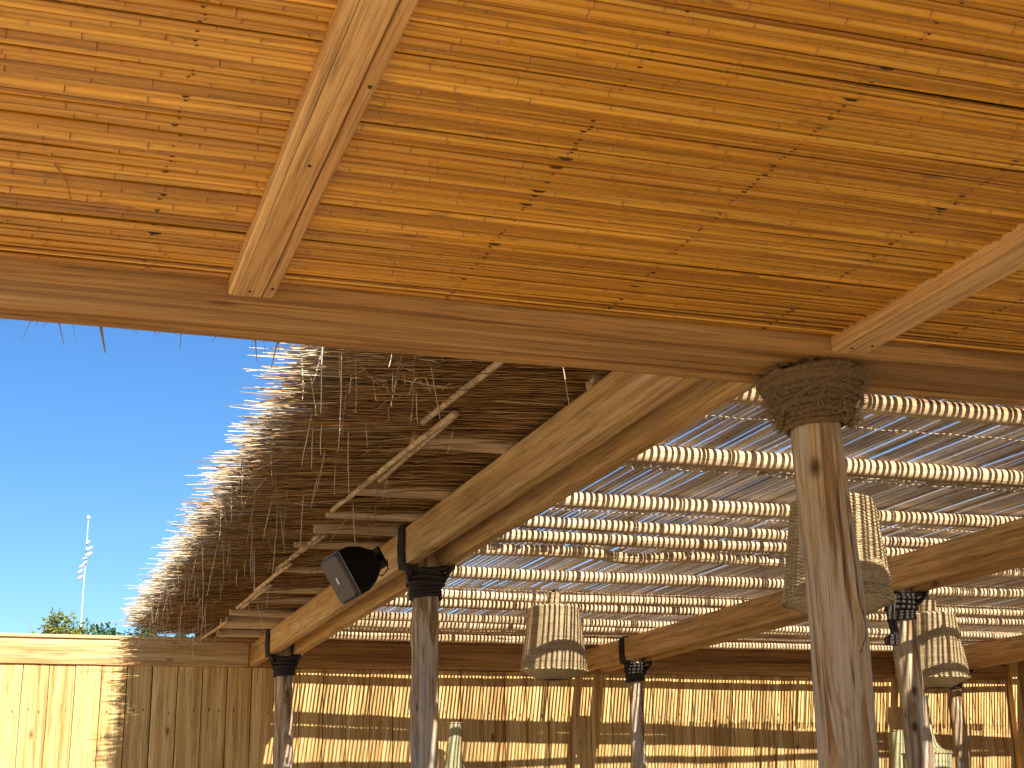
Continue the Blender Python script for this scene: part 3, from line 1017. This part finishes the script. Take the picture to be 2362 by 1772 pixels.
# thin laths tied along the purlin ends under the thatch
lath_y = [5.3, 6.5, 7.75, 8.7, 9.75, 10.9, 12.0, 13.2, 14.4, 15.6]
for k in range(len(lath_y) - 1):
    for j in range(2 if k in (1, 4, 6) else (0 if k in (3, 7) else 1)):
        mb = MB()
        a = Vector((1.82 + 0.04 * j + random.gauss(0, 0.03), lath_y[k] - 0.12, 3.462 - 0.012 * (k % 2)))
        b2 = Vector((1.77 + 0.02 * j + random.gauss(0, 0.03), lath_y[k + 1] + 0.1, 3.455 - 0.012 * (k % 2)))
        pts = [a.lerp(b2, t) + Vector((0.008 * n3(k, t * 4, j), 0, 0.008 * n3(k, t * 4, 5))) for t in np.linspace(0, 1, 8)]
        mb.tube([(p.x - PG.x, p.y - PG.y, p.z) for p in pts], [0.017, 0.018, 0.0175, 0.017, 0.017, 0.016, 0.016, 0.015], 8, a=0.6)
        mb.build('lath', M['purlin_wood'], per)

# ------------------------------------------------------------------ plank wall
WX0, WX1, WY = -3.2, 12.25, 16.15
wall = tag(empty('plank_wall', (4.5, WY, 0)), 'tall wall of vertical pine planks under a deep top rail, sunlit at left and striped with shadows at right', 'wall')
x = WX0
i = 0
pw = 0.2655
xj = -0.05
start = xj - pw * 12
while True:
    x0 = start + i * pw
    if x0 > WX1 - 0.1: break
    d = 0.026 + random.uniform(-0.004, 0.004)
    timber('plank', (pw - 0.0075 - random.uniform(0, 0.002), d, 3.195), 2, M['plank_wood'] if x0 < 1.7 else M['shaded_plank'], wall,
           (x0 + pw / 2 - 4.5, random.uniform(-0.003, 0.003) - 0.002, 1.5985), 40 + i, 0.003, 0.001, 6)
    i += 1
bk = MB(); bk.box(WX0 - 4.5, WX1 - 4.5, 0.03, 0.06, 0.0, 3.3)
bk.build('backing_board', M['thatch_core'], wall, smooth=False)
segs = [(WX0, 2.29), (2.65, 6.32), (6.7, 10.66), (11.04, WX1)]
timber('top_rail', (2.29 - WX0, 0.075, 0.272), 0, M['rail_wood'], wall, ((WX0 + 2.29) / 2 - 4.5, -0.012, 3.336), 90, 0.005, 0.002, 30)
timber('top_rail', (WX1 - 2.296, 0.075, 0.270), 0, M['eave_wood'], wall, ((2.296 + WX1) / 2 - 4.5, -0.011, 3.336), 92, 0.005, 0.002, 40)  # same rail under the roof, its shade put into the darker wood
timber('rail_cap', (5.75, 0.14, 0.034), 0, M['rail_wood'], wall, (WX0 + 2.875 - 4.5, -0.012, 3.49), 91, 0.005, 0.002, 24)
nb = MB()
for k in range(58):                        # nail heads
    xx = start + (k + 0.5) * pw
    if xx > WX1 - 0.2: break
    for zz in (2.72, 1.4):
        for dx in (-0.05, 0.055):
            if random.random() < 0.75:
                nb.tube([(xx + dx - 4.5, -0.0195, zz + random.uniform(-.05, .05)), (xx + dx - 4.5, -0.0145, zz)], 0.005, 6)
nbo = nb.build('nail_head', M['wire'], wall)
nbo['kind'] = 'stuff'
side = tag(empty('side_wall', (12.3, 12.0, 0)), 'dark plank wall closing the right end of the pergola beyond the striped wall', 'wall')
for k in range(28):
    y = WY - 0.1 - k * 0.27
    timber('plank', (0.026, 0.262, 3.555), 2, M['shaded_plank'], side, (0.0, y - 0.135 - 12.0, 1.7775), 140 + k, 0.003, 0.001, 5)
timber('corner_post', (0.13, 0.1, 3.45), 2, M['shaded_plank'], side, (-0.085, WY - 0.105 - 12.0, 1.725), 180, 0.006)


# ------------------------------------------------------------------ wicker lamps
def lamp_parts():
    prof = [(0.05, 0.295), (0.10, 0.291), (0.33, 0.262), (0.56, 0.232), (0.60, 0.222)]
    def rad(z):
        for (za, ra), (zb, rb_) in zip(prof, prof[1:]):
            if z <= zb:
                return ra + (rb_ - ra) * (z - za) / (zb - za)
        return prof[-1][1]
    nst, rows, seg = 44, 56, 88
    w = MB()
    for k in range(rows):
        z = 0.055 + (0.60 - 0.055) * k / (rows - 1)
        r = rad(z)
        pts = []
        for s in range(seg):
            th = 2 * math.pi * s / seg
            o = 0.0034 * (1 if (s + (0 if k % 2 else 2)) % 4 < 2 else -1)
            pts.append((math.cos(th) * (r + o), math.sin(th) * (r + o), z + 0.0012 * n3(s * 0.4, k, 0)))
        w.tube(pts, 0.0040, 5, False, closed=True, a=random.random())
    st = MB()
    for s in range(nst):
        th = 2 * math.pi * (s + 0.25) / nst
        pts = [(math.cos(th) * rad(z), math.sin(th) * rad(z), z) for z in (0.04, 0.2, 0.4, 0.60)]
        pts += [(math.cos(th) * 0.16, math.sin(th) * 0.16, 0.628), (math.cos(th) * 0.075, math.sin(th) * 0.075, 0.64)]
        st.tube(pts, 0.0036, 5, a=random.random())
    sh = MB()
    for k in range(14):                    # flat woven shoulder
        t = k / 13
        r = 0.222 - (0.222 - 0.075) * t
        z = 0.604 + 0.036 * t ** 0.7
        sh.tube([(math.cos(q) * r, math.sin(q) * r, z) for q in np.linspace(0, 2 * math.pi, 49)[:-1]], 0.0058, 5, False, closed=True, a=random.random())
    nk = MB()
    for k in range(9):
        nk.tube([(math.cos(q) * 0.068, math.sin(q) * 0.068, 0.645 + k * 0.0115) for q in np.linspace(0, 2 * math.pi, 33)[:-1]], 0.0062, 5, False, closed=True, a=random.random())
    bc = MB()
    for k in range(18):                    # cone below the rim
        t = k / 17
        r = 0.292 - 0.16 * t
        z = 0.046 - 0.075 * t
        bc.tube([(math.cos(q) * r, math.sin(q) * r, z) for q in np.linspace(0, 2 * math.pi, 65)[:-1]], 0.0048, 5, False, closed=True, a=random.random())
    for s in range(44):
        th = 2 * math.pi * s / 44
        bc.tube([(math.cos(th) * 0.294, math.sin(th) * 0.294, 0.05), (math.cos(th) * 0.125, math.sin(th) * 0.125, -0.034)], 0.0042, 4, a=random.random())
    rim = MB()
    for k in range(2):
        pts = []
        for s in range(96):
            th = 2 * math.pi * s / 96
            pts.append((math.cos(th) * (0.299 + 0.006 * math.cos(s * 0.9 + k * 3.14)), math.sin(th) * (0.299 + 0.006 * math.cos(s * 0.9 + k * 3.14)),
                        0.046 + 0.006 * math.sin(s * 0.9 + k * 3.14)))
        rim.tube(pts, 0.006, 6, False, closed=True, a=random.random())
    ins = MB()
    vs, fs = [], []
    for (z, r) in ((0.05, 0.286), (0.33, 0.253), (0.598, 0.214), (0.63, 0.07), (0.74, 0.06)):
        for s in range(40):
            vs.append((math.cos(2 * math.pi * s / 40) * r, math.sin(2 * math.pi * s / 40) * r, z))
    for i_ in range(4):
        for s in range(40):
            fs.append((i_ * 40 + s, i_ * 40 + (s + 1) % 40, (i_ + 1) * 40 + (s + 1) % 40, (i_ + 1) * 40 + s))
    ins.add(vs, fs, 0.2)
    return [('weave', w), ('stake', st), ('shoulder', sh), ('neck', nk), ('base_cone', bc), ('rim', rim), ('lining', ins)]


lamp_meshes = [(nm, mesh_arrays(nm, mb.v, mb.f, M['wicker'], True, {'rnd': mb.a})) for nm, mb in lamp_parts()]
LAMPS = [((4.45, 12.22, 2.78), 0.99, 'wicker basket lamp hanging free in the middle of the pergola, fully visible'),
         ((3.93, 6.5, 2.58), 0.94, 'large wicker basket lamp half hidden behind the thick foreground post'),
         ((7.56, 11.0, 2.645), 0.98, 'wicker basket lamp farthest right, partly hidden behind the roped post with hanging hank')]
for (p, s, lab) in LAMPS:
    L = tag(empty('wicker_lamp', p), lab, 'lamp', 'wicker lamps hanging in the pergola')
    L.scale = (s, s, s)
    L.rotation_euler = (random.gauss(0, 0.012), random.gauss(0, 0.012), random.uniform(0, 6))
    for nm, me in lamp_meshes:
        o = obj(nm, me, L)
        if nm in ('weave', 'stake'): o['kind'] = 'stuff'
    top = (3.50 - p[2]) / s
    mb = MB()
    mb.tube([(0, 0, 0.70), (0.004, 0, 0.72), (0.0, 0.003, max(top, 0.78))], 0.006, 6)
    mb.tube([(0.028 * math.cos(q), 0, 0.765 + 0.022 * math.sin(q)) for q in np.linspace(0, 6.28, 16)[:-1]], 0.005, 6, False, closed=True)
    mb.build('hanging_hook', M['dark_rope'], L)


# ------------------------------------------------------------------ loudspeaker on the first beam
def loudspeaker():
    dep = (r2 * 0.80 + u2 * 0.36 + fw * 0.80).normalized()           # front to back
    lng = r2 * 0.56 - u2 * 0.80
    lng = (lng - dep * lng.dot(dep)).normalized()
    sh = dep.cross(lng).normalized()
    base = Vector((1.90, 8.93, 3.09))
    t = empty('loudspeaker', base)
    t.rotation_euler = Matrix((( lng.x, sh.x, dep.x), (lng.y, sh.y, dep.y), (lng.z, sh.z, dep.z))).to_euler()
    tag(t, 'black wall loudspeaker with brown grille hung on the first beam by the lashed post', 'loudspeaker')
    def rounded(hx, hy, z, cham, n=4):
        pts = []
        for cx_, cy_, a0 in ((hx - cham, hy - cham, 0), (-hx + cham, hy - cham, 90), (-hx + cham, -hy + cham, 180), (hx - cham, -hy + cham, 270)):
            for k in range(n + 1):
                a = math.radians(a0 + 90 * k / n)
                pts.append((cx_ + cham * math.cos(a), cy_ + cham * math.sin(a), z))
        return pts
    def loft(rings, capa=True, capb=True):
        mb = MB(); n = len(rings[0]); vs = [p for r in rings for p in r]; fs = []
        for i_ in range(len(rings) - 1):
            for k in range(n):
                fs.append((i_ * n + k, i_ * n + (k + 1) % n, (i_ + 1) * n + (k + 1) % n, (i_ + 1) * n + k))
        if capa: fs.append(tuple(range(n - 1, -1, -1)))
        if capb: fs.append(tuple((len(rings) - 1) * n + k for k in range(n)))
        mb.add(vs, fs); return mb
    hx, hy = 0.155, 0.112
    loft([rounded(hx, hy, -0.085, 0.03), rounded(hx * 1.0, hy, 0.0, 0.03), rounded(hx * 0.84, hy * 0.92, 0.08, 0.04), rounded(hx * 0.46, hy * 0.72, 0.17, 0.03)]).build(
        'cabinet', M['black_plastic'], t, auto=40)
    gr = loft([rounded(hx * 0.995, hy * 0.995, -0.088, 0.03), rounded(hx * 0.98, hy * 0.98, -0.106, 0.034), rounded(hx * 0.90, hy * 0.90, -0.114, 0.03)], False, True)
    gr.f[-1] = gr.f[-1][::-1]
    go = gr.build('grille', M['grille'], t, auto=50)
    # small pale badge with three marks
    bd = MB(); bd.box(-0.012, 0.030, 0.0, 0.016, -0.118, -0.1145)
    bo = bd.build('badge', M['badge'], t, smooth=False)
    ed = MB(); ed.tube([(p[0] * 1.004, p[1] * 1.004, -0.086) for p in rounded(hx, hy, 0, 0.03)], 0.0018, 5, False, closed=True)
    ed.build('grille_edge', M['lamp_housing'], t)
    br = MB()
    br.tube([(0.0, 0.0, 0.16), (0.0, 0.0, 0.24)], 0.028, 12)
    br.box(-0.07, 0.07, -0.04, 0.04, 0.235, 0.25)
    br.build('bracket', M['black_plastic'], t, auto=40)
    cb = MB()
    cb.tube([(0.02, 0.03, 0.15), (0.07, 0.06, 0.19), (0.11, 0.05, 0.23), (0.09, 0.02, 0.27), (0.03, 0.0, 0.29)], 0.004, 6)
    cb.build('cable', M['black_plastic'], t)


loudspeaker()


# ------------------------------------------------------------------ bottle shaped lanterns by the wall
def bottle(loc, h, label, s=1.0):
    t = tag(empty('bottle_lantern', loc), label, 'lantern', 'pale lanterns standing along the plank wall')
    prof = [(0.0, 0.20), (0.5, 0.30), (1.2, 0.30), (h - 0.62, 0.26), (h - 0.56, 0.16), (h - 0.50, 0.115), (h - 0.40, 0.088), (h - 0.25, 0.078), (h, 0.074)]
    vs, fs, n = [], [], 32
    for z, r in prof:
        for k in range(n):
            vs.append((math.cos(2 * math.pi * k / n) * r * s, math.sin(2 * math.pi * k / n) * r * s, z))
    for i_ in range(len(prof) - 1):
        for k in range(n):
            fs.append((i_ * n + k, i_ * n + (k + 1) % n, (i_ + 1) * n + (k + 1) % n, (i_ + 1) * n + k))
    mb = MB(); mb.add(vs, fs)
    fs2 = tuple((len(prof) - 1) * n + k for k in range(n)); mb.f.append(fs2); mb.f.append(tuple(range(n - 1, -1, -1)))
    mb.build('shade', M['canvas'], t, auto=60)
    rg = MB()
    rg.tube([(math.cos(q) * 0.077 * s, math.sin(q) * 0.077 * s, h - 0.004) for q in np.linspace(0, 6.283, 33)[:-1]], 0.008, 6, False, closed=True)
    rg.tube([(math.cos(q) * 0.265 * s, math.sin(q) * 0.265 * s, h - 0.62) for q in np.linspace(0, 6.283, 49)[:-1]], 0.012, 6, False, closed=True)
    rg.build('hoop', M['wicker'], t)


bottle((4.50, 15.6, 0), 2.585, 'pale bottle shaped lantern top just right of the lashed post below the speaker')
bottle((10.1, 15.6, 0), 2.52, 'pale bottle shaped lantern top in shade between the thick post and the roped post')
bottle((9.42, 14.0, 0), 2.80, 'sunlit pale bottle shaped lantern directly below the farthest right wicker lamp')

# ------------------------------------------------------------------ beyond the wall: mast and shrubs
mast = tag(empty('light_mast', (1.86, 60.0, 0)), 'thin white floodlight mast against the blue sky beyond the wall', 'mast')
mb = MB(); mb.tube([(0, 0, 0), (0, 0, 9.0), (0, 0, 13.38)], [0.042, 0.03, 0.019], 10)
mb.build('pole', M['mast_paint'], mast)
mb = MB(); mb.tube([(0, 0, 13.36), (0, 0, 13.40), (0, 0, 13.50), (0, 0, 13.54)], [0.04, 0.075, 0.075, 0.03], 10)
mb.build('finial', M['mast_paint'], mast)
for (dx, z, w, h) in ((0.03, 12.40, 0.16, 0.14), (0.11, 12.16, 0.26, 0.16), (0.10, 11.92, 0.26, 0.18), (-0.04, 11.76, 0.22, 0.10), (-0.02, 11.58, 0.14, 0.14),
                      (-0.15, 11.44, 0.2, 0.16), (-0.18, 11.22, 0.2, 0.16), (-0.16, 10.98, 0.22, 0.14)):
    f = MB()
    f.tube([(0, 0, z), (dx, -0.06, z)], 0.012, 6)
    f.tube([(dx - w / 2, -0.10, z - h / 2), (dx, -0.11, z), (dx + w / 2, -0.10, z + h / 2)], [h * 0.28, h * 0.42, h * 0.3], 10)
    f.build('floodlight', M['lamp_housing'], mast)


def shrub(x, y, w, h, nleaf, mat, label, stems, leaf=0.06, seed=0):
    rnd = random.Random(seed)
    t = tag(empty('shrub', (x, y, 0)), label, 'shrub', 'shrubs beyond the plank wall')
    st, lf = MB(), MB()
    for s in range(stems):
        bx = rnd.uniform(-w, w) * 0.35
        tx = rnd.uniform(-w, w)
        tz = h * rnd.uniform(0.93, 1.0) * (1 - 0.06 * (tx / w) ** 2)
        a, c = Vector((bx, rnd.uniform(-.2, .2), 0)), Vector((tx, rnd.uniform(-0.3, 0.3), tz))
        mid = a.lerp(c, 0.8) + Vector((rnd.gauss(0, .08), 0, 0))
        st.tube([a, mid, c], [0.016, 0.009, 0.003], 5)
        for k in range(nleaf // stems):
            q = rnd.random() ** 0.5
            p = mid.lerp(c, q * 1.02) + Vector((rnd.gauss(0, 0.05), rnd.gauss(0, 0.05), rnd.gauss(0, 0.03)))
            d = Vector((rnd.gauss(0, 1), rnd.gauss(0, 1), rnd.gauss(0.5, 0.6))).normalized()
            sd = d.cross(Vector((rnd.gauss(0, 1), rnd.gauss(0, 1), rnd.gauss(0, 1)))).normalized()
            l = leaf * rnd.uniform(0.6, 1.25)
            nrm = d.cross(sd) * l * 0.12
            lf.add([p, p + d * l * 0.5 + sd * l * 0.2 + nrm, p + d * l, p + d * l * 0.5 - sd * l * 0.2 + nrm, p + d * l * 0.5], [(0, 1, 4), (1, 2, 4), (0, 4, 3), (4, 2, 3)], rnd.random())
    st.build('stem', M['dry_twig'], t)
    o = lf.build('foliage', mat, t)
    o['kind'] = 'stuff'


shrub(0.34, 17.2, 0.26, 3.88, 2400, M['leaf_yellow'], 'yellow green shrub top, tallest and leftmost above the wall', 22, 0.07, 1)
shrub(0.76, 17.3, 0.22, 3.90, 800, M['leaf_dark'], 'sparse dark leaved shrub in front of the mast foot', 9, 0.085, 2)
shrub(1.18, 17.4, 0.26, 3.88, 2200, M['leaf_dark'], 'dense dark green shrub half under the thatch fringe', 18, 0.065, 3)
shrub(1.60, 17.2, 0.22, 3.80, 1500, M['leaf_dark'], 'lowest green shrub behind the drooping straws at the wall corner', 12, 0.065, 4)
shrub(0.04, 17.2, 0.12, 3.86, 26, M['dry_twig'], 'thin bare twigs left of the yellow green shrub', 12, 0.03, 5)
